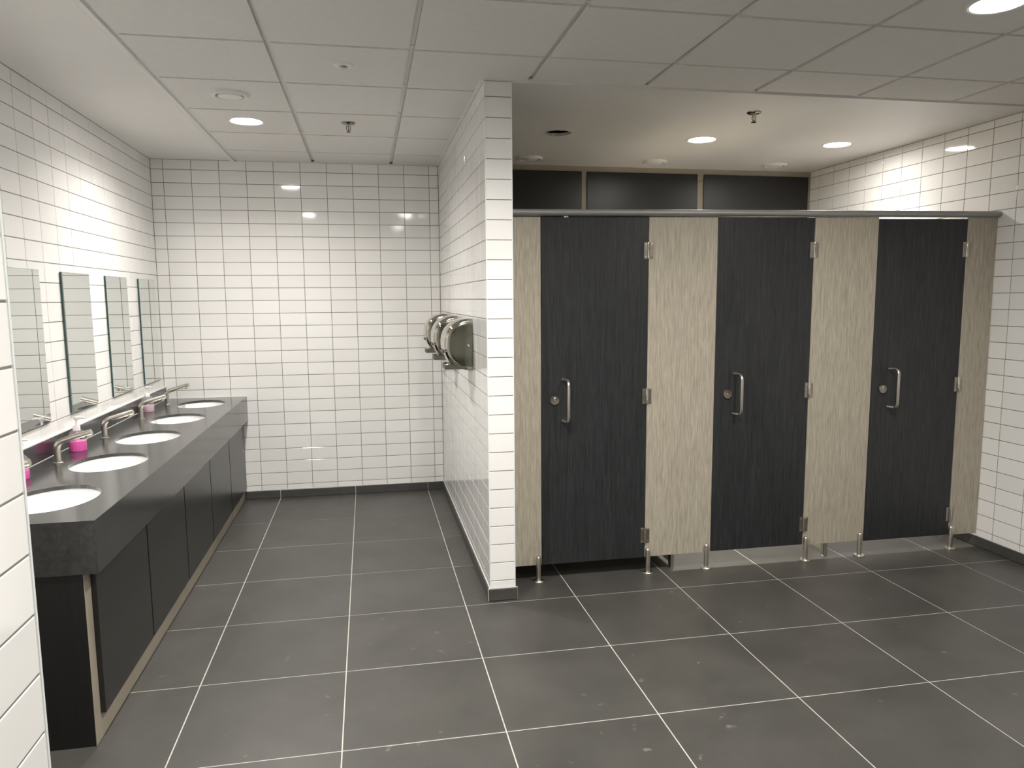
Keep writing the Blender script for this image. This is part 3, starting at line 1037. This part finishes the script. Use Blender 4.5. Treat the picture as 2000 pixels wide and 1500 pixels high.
# soap bottles
def make_bottle(fill, level):
    b = empty('soap_bottle')
    r = 0.042
    MB().lathe([(r - 0.003, 0.0), (r, 0.004), (r, 0.074), (r * 0.97, 0.084), (r * 0.84, 0.096), (r * 0.60, 0.106), (0.017, 0.110), (0.0155, 0.112)], n=32, cap0=False, cap1=False).build('bottle_body', M['bottle'], b, smooth=True)
    MB().lathe([(r - 0.004, 0.0005), (r - 0.0018, 0.004), (r - 0.0018, level)], n=32).build('liquid_soap', fill, b, smooth=True)
    MB().lathe([(0.0175, 0.106), (0.0175, 0.128), (0.015, 0.131), (0.007, 0.132)], n=24).build('collar', M['pump'], b, smooth=True)
    MB().lathe([(0.0055, 0.130), (0.0055, 0.165)], n=14).build('pump_stem', M['pump'], b, smooth=True)
    hd = MB().lathe([(0.009, 0.162), (0.011, 0.166), (0.011, 0.174), (0.009, 0.178)], n=18)
    hd.tube([(0, 0, 0.171), (0.030, 0, 0.171), (0.043, 0, 0.167)], [0.0065, 0.0055, 0.0045], n=10)
    hd.build('pump_head', M['white'], b, smooth=True)
    MB().lathe([(0.0022, 0.02), (0.0022, 0.110)], n=8).build('dip_tube', M['white'], b)
    return b


b1 = make_bottle(M['pink'], 0.052)
b1.location = (-0.745, -2.005, ZT); b1.rotation_euler = (0, 0, R(10))
tag(b1, 'clear pump bottle with bright pink soap behind the second faucet', 'soap bottle', 'pump soap bottles on the counter')
b2 = make_bottle(M['palepink'], 0.045)
b2.location = (-0.772, -0.610, ZT); b2.rotation_euler = (0, 0, R(-20))
tag(b2, 'clear pump bottle with pale pink soap near the far faucets', 'soap bottle', 'pump soap bottles on the counter')
b3 = make_bottle(M['pink'], 0.038)
b3.location = (-0.765, -2.640, ZT); b3.rotation_euler = (0, 0, R(25))
tag(b3, 'pink soap pump bottle mostly hidden by the wall corner at left', 'soap bottle', 'pump soap bottles on the counter')

# mirrors
ML = ['slim frameless mirror mostly behind the wall corner, farthest from the back wall',
      'slim frameless mirror partly cut off by the wall corner at left',
      'slim frameless mirror with a dark green edge above the bright pink soap bottle',
      'slim frameless mirror second from the back wall',
      'slim frameless mirror nearest the back wall']
MY = [(-3.19, -2.79), (-2.500, -2.098), (-1.815, -1.408), (-1.122, -0.703), (-0.430, -0.022)]
for (y0, y1), l in zip(MY, ML):
    t = empty('wall_mirror', (XL, (y0 + y1) / 2, 1.013))
    tag(t, l, 'mirror', 'slim wall mirrors')
    xf = XL + 0.0125
    bx('mirror_glass', M['mirror'], t, xf - 0.001, xf, y0 + 0.0012, y1 - 0.0012, 1.0142, 1.7598)
    e = MB()
    e.box(XL + 0.003, xf - 0.0012, y0, y1, 1.013, 1.761)
    e.build('glass_edge', M['gedge'], t)
    bx('backing', M['black'], t, XL + 0.0005, XL + 0.003, y0 + 0.02, y1 - 0.02, 1.03, 1.74)
    for ch in t.children:
        ch.matrix_parent_inverse = Matrix.Translation(t.location).inverted()


# ------------------------------------------------------------------ hand dryers
def make_dryer():
    """origin at the wall, bottom near edge; local x = away from the wall (into the aisle, -x in the world)"""
    d = empty('hand_dryer')
    D_, H_, Wd = 0.166, 0.151, 0.26
    ne = 2.3
    def prof(inset, n=40):
        p = []
        for k in range(n + 1):
            a = -math.pi / 2 + math.pi * k / n
            c, s = math.cos(a), math.sin(a)
            dd = (D_ - inset) * (max(c, 0) ** (2 / ne))
            zz = (H_ - inset) * (abs(s) ** (2 / ne)) * (1 if s >= 0 else -1)
            p.append((-dd, zz + 0.151))
        return p
    rr = 0.020
    ys = []
    for k in range(7):
        a = math.pi / 2 * k / 6
        ys.append((rr * (1 - math.cos(a)), rr * (1 - math.sin(a))))   # (y from the near face, inset)
    sec = ys + [(Wd - y, i) for y, i in reversed(ys)]
    vs = []
    m = None
    for y, ins in sec:
        p = prof(ins)
        m = len(p)
        vs += [(x, y, z) for x, z in p]
    fs = []
    for s in range(len(sec) - 1):
        for k in range(m - 1):
            fs.append((s * m + k, s * m + k + 1, (s + 1) * m + k + 1, (s + 1) * m + k))
        fs.append((s * m + m - 1, s * m, (s + 1) * m, (s + 1) * m + m - 1))
    fs.append(tuple(range(m)))
    fs.append(tuple((len(sec) - 1) * m + k for k in reversed(range(m))))
    MB().add(vs, fs).build('cover', M['dryer'], d, smooth=True)
    # pressed side panels
    for yy, sgn in ((0.0, -1), (Wd, 1)):
        p0 = [(x * 0.97, z) for x, z in prof(0.0215)]
        p1 = [(x * 0.90, (z - 0.151) * 0.88 + 0.151) for x, z in p0]
        k = len(p0)
        vv = [(x, yy, z) for x, z in p0] + [(x, yy + sgn * 0.003, z) for x, z in p1]
        ff = [(i, (i + 1) % k, k + (i + 1) % k, k + i) for i in range(k)] + [tuple(range(k, 2 * k))]
        sp_ = MB().add(vv, ff).build('side_panel', M['chromedark'], d, smooth=True)
        MB().lathe([(0.0085, 0.0), (0.0075, sgn * 0.0035), (0.001, sgn * 0.0045)], c=(-0.028, yy + sgn * 0.003, 0.146), axis='y', n=14).build('screw', M['chrome'], sp_, smooth=True)
    # nozzle under the front
    nz = MB()
    pr_ = [(-0.060, 0.003), (-0.158, 0.003), (-0.158, 0.033), (-0.120, 0.036), (-0.080, 0.016)]
    k = len(pr_)
    nz.add([(x, 0.052, z) for x, z in pr_] + [(x, Wd - 0.052, z) for x, z in pr_], [(i, (i + 1) % k, k + (i + 1) % k, k + i) for i in range(k)] + [tuple(range(k)), tuple(range(k, 2 * k))[::-1]])
    nzo = nz.build('nozzle', M['chromedark'], d, bevel=0.002)
    MB().box(-0.1595, -0.157, 0.055, Wd - 0.055, 0.004, 0.032).build('nozzle_grille', M['black'], nzo)
    MB().box(-0.1672, -0.160, 0.060, Wd - 0.060, 0.102, 0.118).build('sensor_window', M['black'], d, bevel=0.001)
    MB().box(-0.002, 0.0, 0.006, Wd - 0.006, 0.0, 0.302).build('back_plate', M['brushed'], d)
    return d


dy = make_dryer()
DL = ['chrome hand dryer on the partition wall nearest the camera',
      'chrome hand dryer on the partition wall, middle of the three',
      'chrome hand dryer on the partition wall nearest the back wall']
for i, y in enumerate((-1.825, -1.095, -0.395)):
    o = dy if i == 0 else copy_tree(dy)
    o.location = (XP0 - 0.0005, y, 1.190)
    tag(o, DL[i], 'hand dryer', 'chrome hand dryers in a row')
